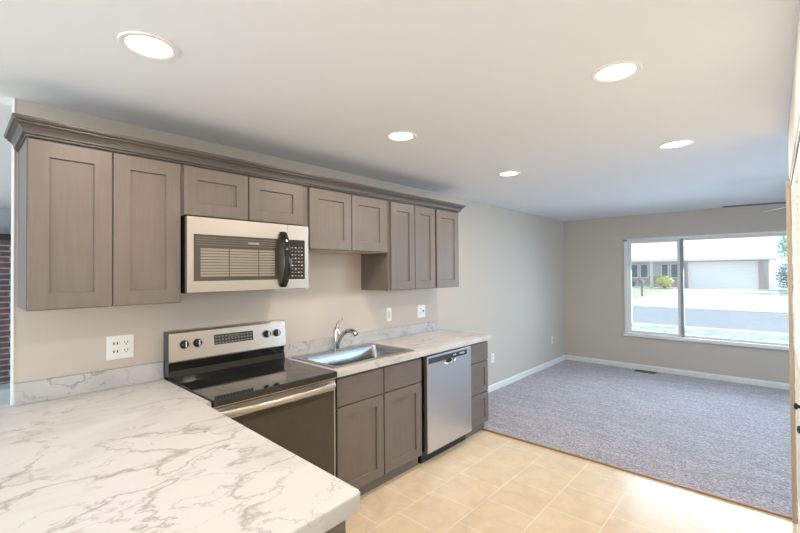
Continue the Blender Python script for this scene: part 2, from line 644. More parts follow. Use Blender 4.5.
# street window
win = struct('window_1', boxes((WX0 - 0.012, WX0 + 0.03, YW - 0.016, YW + 0.10, WZ0, WZ1), (WX1 - 0.03, WX1 + 0.012, YW - 0.016, YW + 0.10, WZ0, WZ1),
                               (WX0 - 0.012, WX1 + 0.012, YW - 0.016, YW + 0.10, WZ1 - 0.025, WZ1 + 0.012)), M['trim'], label='wide white sliding window looking onto the street')
struct('window_sill', boxes((WX0 - 0.03, WX1 + 0.03, YW - 0.045, YW + 0.10, WZ0 - 0.035, WZ0 + 0.012), bev=0.004), M['trim'], win)
sash = boxes((WX0 + 0.03, WX0 + 0.072, YW + 0.03, YW + 0.075, WZ0 + 0.012, WZ1 - 0.025), (1.622, 1.66, YW + 0.03, YW + 0.075, WZ0 + 0.012, WZ1 - 0.025),
             (WX0 + 0.072, 1.622, YW + 0.03, YW + 0.075, WZ0 + 0.012, WZ0 + 0.055), (WX0 + 0.072, 1.622, YW + 0.03, YW + 0.075, WZ1 - 0.062, WZ1 - 0.025))
struct('sash', sash, M['trim'], win)
struct('mullion', boxes((1.66, 1.695, YW + 0.02, YW + 0.085, WZ0 + 0.012, WZ1 - 0.025)), plain('grey_mullion', lin(150, 152, 156), 0.45), win)
struct('sash', boxes((1.695, WX1 - 0.03, YW + 0.05, YW + 0.09, WZ0 + 0.012, WZ0 + 0.04), (1.695, WX1 - 0.03, YW + 0.05, YW + 0.09, WZ1 - 0.05, WZ1 - 0.025),
                     (WX1 - 0.06, WX1 - 0.03, YW + 0.05, YW + 0.09, WZ0 + 0.04, WZ1 - 0.05)), M['trim'], win)
struct('window_pane', boxes((WX0 + 0.072, 1.622, YW + 0.050, YW + 0.055, WZ0 + 0.055, WZ1 - 0.062)), M['glass'], win)
struct('window_pane', boxes((1.695, WX1 - 0.06, YW + 0.068, YW + 0.073, WZ0 + 0.04, WZ1 - 0.05)), M['glass'], win)
# own roof eave above the window, out of view, added to block the sun
struct('trim_4', boxes((-1.0, 6.5, YW + 0.16, YW + 0.95, 2.33, 2.48)), M['trim'])

# louvered closet doors
d1 = bpy.data.objects.new('door_1', None)
C.objects.link(d1)
d1.location = (XR + 0.04, 2.1, 0)
d1['org'] = [XR + 0.04, 2.1, 0]
d1['kind'] = 'structure'
d1['label'] = 'cream louvered bifold closet doors with black knobs'
M['cream'] = plain('cream_door_paint', lin(242, 238, 226), 0.45)
DX0, DX1 = XR + 0.009, XR + 0.039
struct('door_track', boxes((XR + 0.004, XR + 0.07, 1.415, YR - 0.015, DZ - 0.004, DZ + 0.019)), M['trim'], d1)
struct('track_slot', boxes((XR + 0.008, XR + 0.05, 1.415, YR - 0.015, DZ - 0.0125, DZ - 0.0045)), M['dark_gap'], d1)  # dark strip standing in for the shade in the gap above the doors
for (a, b, knob) in ((2.919, 3.415, None), (2.421, 2.917, 2.60), (1.921, 2.417, 2.23), (1.423, 1.919, None)):
    bm = NB()
    st = 0.055
    top, mid0, mid1, bot = DZ - 0.013, 0.98, 1.08, 0.03
    box(bm, DX0, DX1, a, a + st, bot, top, 0.003)
    box(bm, DX0, DX1, b - st, b, bot, top, 0.003)
    box(bm, DX0, DX1, a + st, b - st, top - 0.07, top, 0.003)
    box(bm, DX0, DX1, a + st, b - st, mid0, mid1, 0.003)
    box(bm, DX0, DX1, a + st, b - st, bot, bot + 0.14, 0.003)
    pan = struct('door_panel', bm, M['cream'], d1)
    lv = NB()
    z = mid1 + 0.012
    while z < top - 0.085:
        prism_y(lv, [(DX0 + 0.004, z), (DX0 + 0.010, z - 0.004), (DX1 - 0.004, z + 0.026), (DX1 - 0.010, z + 0.030)], a + st, b - st)
        z += 0.032
    lo = struct('louver_slats', lv, M['cream'], pan)
    lp = NB()
    box(lp, DX0 + 0.010, DX1 - 0.010, a + st, b - st, bot + 0.14, mid0)
    box(lp, DX0 + 0.003, DX1 - 0.003, a + st + 0.04, b - st - 0.04, bot + 0.18, mid0 - 0.04, 0.004)
    struct('lower_panel', lp, M['cream'], pan)
    if knob:
        kb = NB()
        lathe(kb, (DX0, knob, 0.905), (-1, 0, 0), [(0.0, 0), (0.010, 0.0), (0.007, 0.006), (0.009, 0.010), (0.015, 0.014), (0.015, 0.020), (0.009, 0.024), (0, 0.025)], 20)
        ko = obj('door_knob', kb, M['black'], pan, True)

# ------------------------------------------------------------------ cabinet helpers
def shaker(bm, y0, y1, z0, z1, xb, xf, rail=0.070, rec=0.011):
    """door in the y-z plane facing +x with a recessed centre panel"""
    def ring(y0, y1, z0, z1, x):
        return [bm.verts.new((x, y, z)) for y, z in ((y0, z0), (y1, z0), (y1, z1), (y0, z1))]
    e = 0.0025
    R = [ring(y0, y1, z0, z1, xb), ring(y0, y1, z0, z1, xf - e), ring(y0 + e, y1 - e, z0 + e, z1 - e, xf),
         ring(y0 + rail, y1 - rail, z0 + rail, z1 - rail, xf), ring(y0 + rail + 0.003, y1 - rail - 0.003, z0 + rail + 0.003, z1 - rail - 0.003, xf - rec)]
    for A, B in zip(R, R[1:]):
        for i in range(4):
            bm.faces.new((A[i], A[(i + 1) % 4], B[(i + 1) % 4], B[i]))
    bm.faces.new(R[-1])
    bm.faces.new(list(reversed(R[0])))

def slab_front(bm, y0, y1, z0, z1, xb, xf):
    box(bm, xb, xf, y0, y1, z0, z1, 0.0025)

UZ1 = 2.112   # top of the wall cabinets' doors
UF = 0.345    # front of the wall doors
UB = 0.326    # front of the wall cabinet boxes
G = 'grey wall cabinets under the crown molding'
def wall_cabinet(y0, y1, z0, doors, label, dz0=None):
    t = thing('wall_cabinet', label, 'cabinet', (0.0, (y0 + y1) / 2, z0), G)
    obj('cabinet_body', boxes((0.0005, UB, y0 + 0.0005, y1 - 0.0005, z0, UZ1 + 0.02)), M['wood'], t)
    obj('underside_panel', boxes((0.004, UB - 0.02, y0 + 0.018, y1 - 0.018, z0 - 0.003, z0 - 0.0005)), M['wood_in'], t)
    for a, b in doors:
        bm = NB()
        shaker(bm, a, b, z0 + 0.003, UZ1, UB, UF)
        obj('door', bm, M['wood'], t)
    return t
wall_cabinet(0.217, 0.832, 1.374, [(0.220, 0.5205), (0.5245, 0.826)], 'tall grey two-door wall cabinet at the left end of the row, beside the wall end')
wall_cabinet(0.832, 1.628, 1.842, [(0.842, 1.206), (1.213, 1.588)], 'short grey two-door wall cabinet directly above the microwave')
wall_cabinet(1.628, 2.424, 1.688, [(1.646, 2.019), (2.026, 2.392)], 'mid-height grey two-door wall cabinet above the sink and faucet')
wall_cabinet(2.424, 3.052, 1.376, [(2.448, 2.748), (2.755, 3.040)], 'tall grey two-door wall cabinet between the sink cabinet and the end cabinet')
wall_cabinet(3.052, 3.432, 1.376, [(3.064, 3.425)], 'narrow tall grey single-door wall cabinet at the right end of the row')
# small light wood strip under the cabinet above the sink
# crown molding with its return at the left end
cm = NB()
prof = [(0.30, 2.090), (UF + 0.001, 2.118), (UF + 0.006, 2.118), (UF + 0.006, 2.126), (UF + 0.016, 2.128), (UF + 0.016, 2.134), (UF + 0.019, 2.146), (UF + 0.027, 2.158), (UF + 0.038, 2.165), (UF + 0.038, 2.171), (UF + 0.046, 2.173), (UF + 0.050, 2.181), (UF + 0.050, 2.190), (UF - 0.01, 2.190)]
prof = [(x - UF, z) for x, z in prof if x > UF]          # offsets outward from the cabinet face
path = [(0.0, 0.217, 0, -1), (UF, 0.217, 1, -1), (UF, 3.432, 1, 1), (0.0, 3.432, 0, 1)]
rings = []
for (px, py, dx, dy) in path:
    rings.append([cm.verts.new((px + dx * o, py + dy * o, z)) for o, z in prof] + [cm.verts.new((px - dx * 0.012, py - dy * 0.012, 2.190)), cm.verts.new((px - dx * 0.012, py - dy * 0.012, 2.1325)) , cm.verts.new((px, py, 2.1325)), cm.verts.new((px, py, 2.118))])
for A, B in zip(rings, rings[1:]):
    n = len(A)
    for i in range(n):
        cm.faces.new((A[i], A[(i + 1) % n], B[(i + 1) % n], B[i]))
cm.faces.new(rings[0]); cm.faces.new(list(reversed(rings[-1])))
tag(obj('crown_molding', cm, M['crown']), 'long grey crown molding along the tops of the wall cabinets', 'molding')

# ------------------------------------------------------------------ microwave
t = thing('microwave', 'stainless over-range microwave with curved black handle and keypad', 'microwave', (0.0, 1.212, 1.428))
MY0, MY1, MZ0, MZ1 = 0.836, 1.594, 1.428, 1.832
obj('body', boxes((0.002, 0.372, MY0 + 0.004, MY1 - 0.004, MZ0 - 0.004, MZ1 + 0.006)), M['black'], t)
# stainless front with the glass opening: door side and keypad side
def front_frame(bm, y0, y1, z0, z1, iy0, iy1, iz0, iz1, xb, xf):
    for (a, b, c, d) in ((y0, iy0, z0, z1), (iy1, y1, z0, z1), (iy0, iy1, z0, iz0), (iy0, iy1, iz1, z1)):
        if b - a > 1e-4 and d - c > 1e-4:
            box(bm, xb, xf, a, b, c, d)
GY0, GY1, GZ0, GZ1 = 0.869, 1.566, 1.488, 1.740
SPL = 1.437
bm = NB(); front_frame(bm, MY0, SPL - 0.001, MZ0, MZ1, GY0, SPL - 0.001, GZ0, GZ1, 0.373, 0.402)
door = obj('door', bm, M['steel'], t); door['label'] = 'stainless microwave door frame'
bm = boxes((0.373, 0.398, GY0, SPL - 0.001, GZ0, GZ1))
gw = obj('door_window', bm, M['mw_glass'], door)
bm = NB()
z = 1.512
while z < 1.664:  # pale horizontal stripes laid over the dark door window
    for (a, b) in ((0.906, 1.060), (1.066, 1.240), (1.246, 1.350)):
        box(bm, 0.398, 0.3992, a, b, z, z + 0.0115)
    z += 0.0158
obj('window_slats', bm, M['mw_slat'], door)
bm = NB()
for z in (1.684, 1.697, 1.710, 1.723):
    box(bm, 0.398, 0.3988, 0.882, 1.36, z, z + 0.0035)
obj('vent_lines', bm, M['mw_slat_dark'], door)
bm = NB(); front_frame(bm, SPL + 0.001, MY1, MZ0, MZ1, SPL + 0.001, GY1, GZ0, GZ1, 0.373, 0.402)
obj('keypad_frame', bm, M['steel'], t)
kp = obj('keypad', boxes((0.373, 0.399, SPL + 0.001, GY1, GZ0, GZ1)), M['black_gloss'], t)
for r in range(9):
    for c in range(4):
        bm = boxes((0.399, 0.4005, 1.468 + c * 0.0235, 1.468 + c * 0.0235 + 0.012, 1.505 + r * 0.0225, 1.505 + r * 0.0225 + 0.0085))
        obj('button', bm, M['button_dim'] if (r + c) % 3 else M['button'], kp)
bm = NB()
pts, rad = [], []
for i in range(21):
    a = -1 + 2 * i / 20
    zz = 1.613 + a * 0.168
    xx = 0.404 + 0.052 * (1 - abs(a) ** 2.6)
    pts.append((xx, 1.404, zz)); rad.append(0.0165 - 0.003 * abs(a))
tube(bm, pts, rad, 14, True, (1.75, 0.75))
for v in bm.verts:
    pass
obj('handle', bm, M['black_gloss'], t, True)

def text_part(s, loc, size, parent, mat, name='lettering', rot=None, depth=0.0006):
    cu_ = bpy.data.curves.new(name, 'FONT')
    cu_.body = s
    cu_.size = size
    cu_.extrude = depth
    cu_.align_x = 'CENTER'
    cu_.align_y = 'CENTER'
    tmp = bpy.data.objects.new(name, cu_)
    C.objects.link(tmp)
    bpy.context.view_layer.update()
    me = bpy.data.meshes.new_from_object(tmp.evaluated_get(bpy.context.evaluated_depsgraph_get()))
    bpy.data.objects.remove(tmp)
    R = rot or Matrix(((0, 0, 1), (1, 0, 0), (0, 1, 0)))     # text x -> world y, text y -> world z, facing +x
    org = world_origin(parent)
    for v in me.vertices:
        v.co = R @ v.co + Vector(loc) - org
    me.materials.clear()
    me.materials.append(mat)
    o = bpy.data.objects.new(name, me)
    C.objects.link(o)
    o.parent = parent
    o['org'] = list(org)
    return o
text_part('FRIGIDAIRE', (0.3995, 1.211, 1.703), 0.0135, door, plain('silver_badge', lin(225, 222, 215), 0.3), 'brand_badge')

# ------------------------------------------------------------------ countertops
CZ0, CZ1 = 0.872, 0.912
def bevel_top(bm, pick, off=0.012, seg=4):
    es = [e for e in bm.edges if pick(e)]
    bmesh.ops.bevel(bm, geom=es, offset=off, segments=seg, profile=0.5, affect='EDGES')

# sink run
SX0, SX1, SY0, SY1 = 0.095, 0.555, 1.690, 2.440     # cut-out
Y0, Y1, XF = 1.634, 3.530, 0.648
bm = NB()
xs, ys = [0.001, SX0, SX1, XF], [Y0, SY0, SY1, Y1]
vt = [[bm.verts.new((x, y, CZ1)) for y in ys] for x in xs]
vb = [[bm.verts.new((x, y, CZ0)) for y in ys] for x in xs]
for i in range(3):
    for j in range(3):
        if i == 1 and j == 1:
            continue
        bm.faces.new((vt[i][j], vt[i + 1][j], vt[i + 1][j + 1], vt[i][j + 1]))
        bm.faces.new((vb[i][j], vb[i][j + 1], vb[i + 1][j + 1], vb[i + 1][j]))
for i in range(3):
    for j in (0, 3):
        bm.faces.new((vt[i][j], vb[i][j], vb[i + 1][j], vt[i + 1][j]))
        bm.faces.new((vt[j][i], vt[j][i + 1], vb[j][i + 1], vb[j][i]))
for (a, b) in (((1, 1), (1, 2)), ((1, 2), (2, 2)), ((2, 2), (2, 1)), ((2, 1), (1, 1))):
    bm.faces.new((vt[a[0]][a[1]], vt[b[0]][b[1]], vb[b[0]][b[1]], vb[a[0]][a[1]]))
bevel_top(bm, lambda e: all(v.co.x > XF - 1e-4 for v in e.verts) and abs(e.verts[0].co.z - e.verts[1].co.z) < 1e-5 and e.verts[0].co.z > CZ1 - 1e-4 or all(v.co.y > Y1 - 1e-4 and v.co.z > CZ1 - 1e-4 for v in e.verts), 0.010)
ct = tag(obj('countertop', bm, M['marble'], None, True), 'white marble-look countertop around the sink, from the range to the living room', 'countertop')
obj('backsplash', boxes((0.001, 0.021, Y0, 3.512, CZ1 - 0.0005, 1.004), bev=0.002), M['marble'], ct)

# peninsula
outline = [(-0.045, -0.16), (1.842, -0.16), (1.806, 0.770), (1.800, 0.786), (1.786, 0.792), (0.692, 0.806), (0.672, 0.812), (0.672, 0.8465), (0.001, 0.8465), (0.001, 0.192), (-0.045, 0.192)]
bm = NB()
prism_z(bm, outline, 0.860, CZ1)
bevel_top(bm, lambda e: abs(e.verts[0].co.z - CZ1) < 1e-5 and abs(e.verts[1].co.z - CZ1) < 1e-5 and (min(v.co.x for v in e.verts) > 0.665), 0.008)
pc = tag(obj('countertop', bm, M['marble'], None, True), 'large white marble-look peninsula countertop in the foreground, left of the range', 'countertop')
obj('backsplash', boxes((0.001, 0.021, WE, 0.846, CZ1 - 0.0005, 1.013), bev=0.002), M['marble'], pc)

# ------------------------------------------------------------------ base cabinets
BF, BB, TK = 0.611, 0.592, 0.562
GB = 'grey base cabinets under the sink counter'
def base_body(t, y0, y1, extra=None):
    obj('cabinet_body', boxes((0.002, BB, y0, y1, 0.100, CZ0 - 0.001)), M['wood'], t)
    obj('toe_kick', boxes((0.002, TK, y0, y1, 0.0, 0.0995)), M['wood_h'], t)
t = thing('base_cabinet', 'grey sink base cabinet with two doors, between the range and the dishwasher', 'cabinet', (0.3, 2.07, 0), GB)
# body kept open above for the sink bowl
obj('cabinet_body', boxes((0.002, 0.020, 1.655, 2.508, 0.100, 0.68), (0.002, BB, 1.655, 1.673, 0.100, CZ0 - 0.001), (0.002, BB, 2.490, 2.508, 0.100, CZ0 - 0.001),
                          (0.020, BB, 1.673, 2.490, 0.100, 0.118), (BB - 0.02, BB, 1.673, 2.490, 0.118, CZ0 - 0.001)), M['wood'], t)
obj('toe_kick', boxes((0.002, TK, 1.655, 2.508, 0.0, 0.0995)), M['wood_h'], t)
for a, b in ((1.661, 2.079), (2.088, 2.504)):
    bm = NB(); slab_front(bm, a, b, 0.670, 0.850, BB, BF); obj('drawer_front', bm, M['wood_h'], t)
    bm = NB(); shaker(bm, a, b, 0.090, 0.661, BB, BF, 0.068); obj('door', bm, M['wood'], t)
t = thing('base_cabinet', 'narrow grey drawer cabinet at the living room end of the counter', 'cabinet', (0.3, 3.355, 0), GB)
base_body(t, 3.190, 3.515)
bm = NB(); slab_front(bm, 3.195, 3.512, 0.682, 0.852, BB, BF); obj('drawer', bm, M['wood_h'], t)
for a, b in ((0.385, 0.672), (0.088, 0.375)):
    bm = NB(); shaker(bm, 3.195, 3.512, a, b, BB, BF, 0.055); obj('drawer', bm, M['wood_h'], t)
# peninsula base
t = thing('base_cabinet', 'grey peninsula base cabinet with framed end panel under the foreground counter', 'cabinet', (1.0, 0.4, 0))
obj('cabinet_body', boxes((0.005, 0.62, 0.215, 0.835, 0.1, 0.859), (0.62, 1.752, 0.16, 0.752, 0.1, 0.859)), M['wood'], t)
obj('toe_kick', boxes((0.005, 1.748, 0.22, 0.70, 0.0, 0.0995)), M['wood_h'], t)
bm = NB(); shaker(bm, 0.155, 0.757, 0.0, 0.859, 1.753, 1.772, 0.055); obj('end_panel', bm, M['wood'], t)
for k in range(2):
    a = 0.70 + k * 0.525
    bm = NB(); box(bm, a, a + 0.515, 0.7525, 0.768, 0.67, 0.85, 0.0025); obj('drawer_front', bm, M['wood_h'], t)
    bm = NB(); shaker(bm, a, a + 0.515, 0.09, 0.66, 0.0, 0.0155, 0.06)
    # turn the door from facing +x to facing +y
    for v in bm.verts:
        x, y, z = v.co
        v.co = (y, 0.7525 + x, z)
    obj('door', bm, M['wood'], t)

# ------------------------------------------------------------------ range
RY0, RY1 = 0.852, 1.626
t = thing('range', 'freestanding stainless electric range with black glass cooktop and four knobs', 'range', (0.35, 1.24, 0))
obj('body', boxes((0.03, 0.630, RY0 + 0.004, RY1 - 0.018, 0.03, 0.876)), M['black'], t)
ck = obj('cooktop', boxes((0.075, 0.674, RY0, RY1 - 0.014, 0.882, 0.919), bev=0.004), M['black_glass'], t)
obj('cooktop_trim', boxes((0.60, 0.668, RY0 + 0.003, RY1 - 0.018, 0.8765, 0.8815)), M['brass_line'], t)
def ring_print(cx, cy, R):
    bm = NB()
    for r in (R, R * 0.62):
        a = [[bm.verts.new((cx + rr * math.cos(2 * PI * k / 48), cy + rr * math.sin(2 * PI * k / 48), 0.9193)) for k in range(48)] for rr in (r, r - 0.0022)]
        for k in range(48):
            bm.faces.new((a[0][k], a[0][(k + 1) % 48], a[1][(k + 1) % 48], a[1][k]))
    return bm
for cx, cy, R in ((0.50, 1.06, 0.115), (0.50, 1.43, 0.085), (0.24, 1.06, 0.080), (0.24, 1.43, 0.105)):
    obj('burner_ring', ring_print(cx, cy, R), M['grey_ring'], ck)
# backguard: black lower part and stainless upper control panel leaning back
bm = NB()
prism_y(bm, [(0.012, 0.86), (0.074, 0.86), (0.074, 0.920), (0.068, 0.958), (0.060, 0.962), (0.064, 1.008), (0.012, 1.008)], RY0 + 0.006, RY1 - 0.006)
bg_ = obj('backguard', bm, M['black_gloss'], t)
bm = NB()
prism_y(bm, [(0.012, 1.0085), (0.082, 1.0085), (0.084, 1.016), (0.066, 1.176), (0.058, 1.188), (0.012, 1.188)], RY0, RY1 - 0.002)
cp = obj('control_panel', bm, M['steel'], t); cp['label'] = 'stainless control panel of the range'
obj('panel_end_cap', boxes((0.010, 0.086, RY0 - 0.0035, RY0 - 0.0002, 0.93, 1.186)), M['panel_grey'], t)
lean = math.atan2(0.018, 0.160)
def on_panel(bm, z):                     # place a bm built at x=0 facing +x onto the leaning panel at height z
    x = 0.084 - (z - 1.016) * 0.018 / 0.160
    Rm = Matrix.Rotation(-lean, 3, 'Y')
    for v in bm.verts:
        v.co = Rm @ Vector((v.co.x, v.co.y, v.co.z - z)) + Vector((x, 0, z))
    return bm
bm = NB(); box(bm, -0.004, 0.0012, 1.117, 1.377, 1.080, 1.143)
dp = obj('display', on_panel(bm, 1.11), M['panel_grey'], cp)
bm = NB(); box(bm, 0.0012, 0.0020, 1.205, 1.285, 1.118, 1.138)
obj('clock_window', on_panel(bm, 1.11), plain('clock_glass', lin(92, 106, 84), 0.2), dp)
for r in range(3):
    for c in range(12):
        if r == 2 and 4 <= c <= 7:
            continue
        bm = NB(); y = 1.124 + c * 0.0208
        box(bm, 0.0012, 0.0022, y, y + 0.012, 1.086 + r * 0.019, 1.086 + r * 0.019 + 0.009)
        obj('button', on_panel(bm, 1.11), M['button_dim'], dp)
for ky in (0.941, 1.017, 1.477, 1.553):
    bm = NB()
    lathe(bm, (-0.002, ky, 1.107), (1, 0, 0), [(0.0, 0), (0.0255, 0.0), (0.0255, 0.006), (0.0215, 0.008), (0.0195, 0.026), (0.0165, 0.029), (0, 0.029)], 28)
    kn = obj('knob', on_panel(bm, 1.107), M['black'], cp, True)
    bm = NB(); box(bm, 0.027, 0.0315, ky - 0.004, ky + 0.004, 1.090, 1.124, 0.001)
    pt = obj('knob_pointer', on_panel(bm, 1.107), M['chrome'], kn)
# oven door
RX = 0.633
df = NB()
front_frame(df, RY0 + 0.006, RY1 - 0.022, 0.250, 0.868, RY0 + 0.012, RY1 - 0.030, 0.262, 0.806, RX, 0.661)
od = obj('oven_door', df, M['steel'], t); od['label'] = 'stainless oven door frame'
obj('door_glass', boxes((RX, 0.663, RY0 + 0.0125, RY1 - 0.0305, 0.2625, 0.8055), bev=0.002), M['oven_glass'], od)
bm = NB()
pts = []
for i in range(25):
    a = -1 + 2 * i / 24
    pts.append((0.682 + 0.036 * (1 - abs(a) ** 2.2), 1.230 + a * 0.352, 0.843))
tube(bm, pts, 0.0155, 14, True, (0.75, 1.15))
box(bm, 0.661, 0.690, 0.880, 0.908, 0.829, 0.857, 0.003)
box(bm, 0.661, 0.690, 1.552, 1.580, 0.829, 0.857, 0.003)
obj('handle', bm, M['steel'], od, True)
obj('storage_drawer', boxes((RX, 0.660, RY0 + 0.006, RY1 - 0.022, 0.075, 0.242), bev=0.003), M['steel'], t)
for x in (0.10, 0.60):
    for y in (RY0 + 0.06, RY1 - 0.06):
        bm = NB(); lathe(bm, (x, y, 0.0), (0, 0, 1), [(0, 0), (0.018, 0), (0.018, 0.012), (0.010, 0.014), (0.010, 0.031), (0, 0.031)], 16)
        obj('foot', bm, M['black'], t)

# ------------------------------------------------------------------ dishwasher
t = thing('dishwasher', 'stainless dishwasher with dark control strip under the counter', 'dishwasher', (0.3, 2.85, 0))
obj('tub', boxes((0.03, 0.598, 2.534, 3.180, 0.105, 0.866)), M['black'], t)
DXF = 0.640
dd = obj('door', boxes((0.600, DXF, 2.540, 3.172, 0.092, 0.856), bev=0.005), M['steel_v'], t)
dcp = obj('control_strip', boxes((DXF - 0.004, DXF + 0.0015, 2.556, 3.100, 0.796, 0.840)), M['panel_grey'], dd)
for k, yy in enumerate((2.898, 2.922, 2.99, 3.005, 3.020, 3.035, 3.050)):
    obj('button', boxes((DXF + 0.0015, DXF + 0.0022, yy, yy + (0.010 if k < 2 else 0.008), 0.814, 0.826)), M['white_plastic'], dcp)
bm = NB()
lathe(bm, (DXF - 0.001, 2.845, 0.790), (1, 0, 0), [(0.0, 0.0005), (0.078, 0.0005), (0.086, 0.003), (0.090, 0.0005)], 40)
for v in bm.verts:
    v.co.z = 0.790 + (v.co.z - 0.790) * 0.42
    if v.co.z > 0.795:
        v.co.z = 0.795
hp = obj('pocket_handle', bm, M['chrome'], dd, True)
bm = NB()
lathe(bm, (DXF + 0.001, 2.830, 0.784), (1, 0, 0), [(0.0, 0.0008), (0.040, 0.0008), (0.042, 0.0)], 28)
for v in bm.verts:
    v.co.z = 0.784 + (v.co.z - 0.784) * 0.36
obj('pocket_recess', bm, M['dark_gap'], hp)
obj('kick_plate', boxes((0.03, 0.572, 2.534, 3.172, 0.0, 0.088)), M['black'], t)

# ------------------------------------------------------------------ sink and faucet
t = thing('sink', 'drop-in stainless steel sink with a single wide bowl', 'sink', (0.33, 2.06, CZ1))
def rrect(bm, x0, x1, y0, y1, r, z, n=6):
    out = []
    for cx, cy, a0 in ((x1 - r, y1 - r, 0), (x0 + r, y1 - r, PI / 2), (x0 + r, y0 + r, PI), (x1 - r, y0 + r, 1.5 * PI)):
        for k in range(n + 1):
            a = a0 + PI / 2 * k / n
            out.append(bm.verts.new((cx + r * math.cos(a), cy + r * math.sin(a), z)))
    return out
bm = NB()
L = [rrect(bm, 0.066, 0.586, 1.662, 2.466, 0.022, CZ1 + 0.0005), rrect(bm, 0.069, 0.583, 1.665, 2.463, 0.022, CZ1 + 0.005), rrect(bm, 0.078, 0.574, 1.674, 2.454, 0.022, CZ1 + 0.006),
     rrect(bm, 0.165, 0.545, 1.705, 2.425, 0.045, CZ1 + 0.003), rrect(bm, 0.170, 0.540, 1.710, 2.420, 0.045, CZ1 - 0.006),
     rrect(bm, 0.178, 0.532, 1.718, 2.412, 0.045, CZ1 - 0.145), rrect(bm, 0.196, 0.514, 1.736, 2.394, 0.04, CZ1 - 0.160)]
for A, B in zip(L, L[1:]):
    n = len(A)
    for i in range(n):
        bm.faces.new((A[i], A[(i + 1) % n], B[(i + 1) % n], B[i]))
bm.faces.new(L[-1])
basin = obj('basin', bm, M['steel_sink'], t, True)
bm = NB(); lathe(bm, (0.355, 2.065, CZ1 - 0.1598), (0, 0, 1), [(0, 0.001), (0.030, 0.001), (0.036, 0.003), (0.043, 0.003), (0.045, 0)], 28)
obj('drain', bm, M['chrome'], t, True)

t = thing('faucet', 'brushed nickel single-lever kitchen faucet behind the sink', 'faucet', (0.115, 2.055, CZ1 + 0.006))
FZ = CZ1 + 0.0055
bm = NB()
lathe(bm, (0.115, 2.055, FZ), (0, 0, 1), [(0, 0), (0.030, 0), (0.030, 0.006), (0.0245, 0.012), (0.026, 0.06), (0.025, 0.150), (0.020, 0.172), (0.012, 0.184), (0, 0.187)], 28)
obj('faucet_body', bm, M['chrome'], t, True)
bm = NB()
sp = [(0.118, 2.058, FZ + 0.045), (0.140, 2.066, FZ + 0.090), (0.170, 2.077, FZ + 0.132), (0.202, 2.088, FZ + 0.154), (0.238, 2.098, FZ + 0.158), (0.268, 2.107, FZ + 0.148), (0.284, 2.112, FZ + 0.132)]
tube(bm, sp, [0.018, 0.018, 0.0175, 0.0175, 0.0185, 0.020, 0.019], 18)
so = obj('spout', bm, M['chrome'], t, True)
bm = NB(); lathe(bm, (0.284, 2.112, FZ + 0.1325), (sp[-1][0] - sp[-2][0], sp[-1][1] - sp[-2][1], sp[-1][2] - sp[-2][2]), [(0.0, 0), (0.0150, 0.0), (0.0150, 0.006), (0, 0.006)], 18)
obj('spray_face', bm, M['panel_grey'], so)
bm = NB()
tube(bm, [(0.115, 2.055, FZ + 0.178), (0.118, 2.062, FZ + 0.205), (0.128, 2.080, FZ + 0.232), (0.142, 2.104, FZ + 0.246)], [0.013, 0.010, 0.009, 0.007], 14, True, (1.0, 0.8))
obj('lever', bm, M['chrome'], t, True)

# ------------------------------------------------------------------ outlets and switches (cabinet wall)
def plate(name, label, cat, y, z, wdt, hgt, group=None):
    t = thing(name, label, cat, (0.0, y, z), group)
    obj('wall_plate', boxes((0.0002, 0.006, y - wdt / 2, y + wdt / 2, z - hgt / 2, z + hgt / 2), bev=0.002), M['white_plastic'], t)
    return t
def receptacle(t, y, z):
    for dz in (-0.0215, 0.0215):
        bm = NB()
        lathe(bm, (0.006, y, z + dz), (1, 0, 0), [(0, 0.0012), (0.0160, 0.0012), (0.0172, 0.0)], 20)
        ob = obj('receptacle', bm, M['white_plastic'], t)
        for (a, b, c, d) in ((-0.0085, -0.0055, -0.001, 0.009), (0.0055, 0.0085, -0.001, 0.009), (-0.0025, 0.0025, -0.010, -0.005)):
            obj('slot', boxes((0.0071, 0.0077, y + a, y + b, z + dz + c, z + dz + d)), M['slot'], ob)
t = plate('outlet', 'white double-wide wall plate with switches and outlets, left of the range', 'outlet', 0.634, 1.127, 0.128, 0.128)
for dz in (-0.022, 0.022):
    ob = obj('receptacle', boxes((0.006, 0.0072, 0.596, 0.630, 1.127 + dz - 0.016, 1.127 + dz + 0.016), bev=0.0004), M['white_plastic'], t)
    for yy in (0.6035, 0.6205):
        obj('slot', boxes((0.0071, 0.0078, yy - 0.003, yy + 0.003, 1.127 + dz - 0.007, 1.127 + dz + 0.007)), M['slot'], ob)
receptacle(t, 0.661, 1.127)
t = plate('light_switch', 'white rocker light switch above the backsplash, right of the faucet', 'switch', 2.766, 1.131, 0.068, 0.122)
obj('rocker', boxes((0.006, 0.009, 2.750, 2.782, 1.100, 1.162), bev=0.001), plain('soft_white_rocker', lin(214, 210, 204), 0.4), t)
t = plate('outlet', 'white outlet with dark test button near the end of the backsplash', 'outlet', 3.243, 1.127, 0.125, 0.125)
receptacle(t, 3.232, 1.127)
obj('test_button', boxes((0.006, 0.0086, 3.262, 3.280, 1.120, 1.136), bev=0.001), M['slot'], t)
t = plate('outlet', 'small white outlet low on the living room wall beside the drawer cabinet', 'outlet', 4.665, 0.423, 0.075, 0.12)
receptacle(t, 4.665, 0.423)
t = plate('cable_plate', 'tiny white cable plate on the side wall near the far corner', 'wall plate', 6.55, 0.415, 0.05, 0.125)
bm = NB(); lathe(bm, (0.006, 6.55, 0.415), (1, 0, 0), [(0, 0.008), (0.004, 0.008), (0.006, 0.0)], 12)
obj('jack', bm, M['chrome'], t)

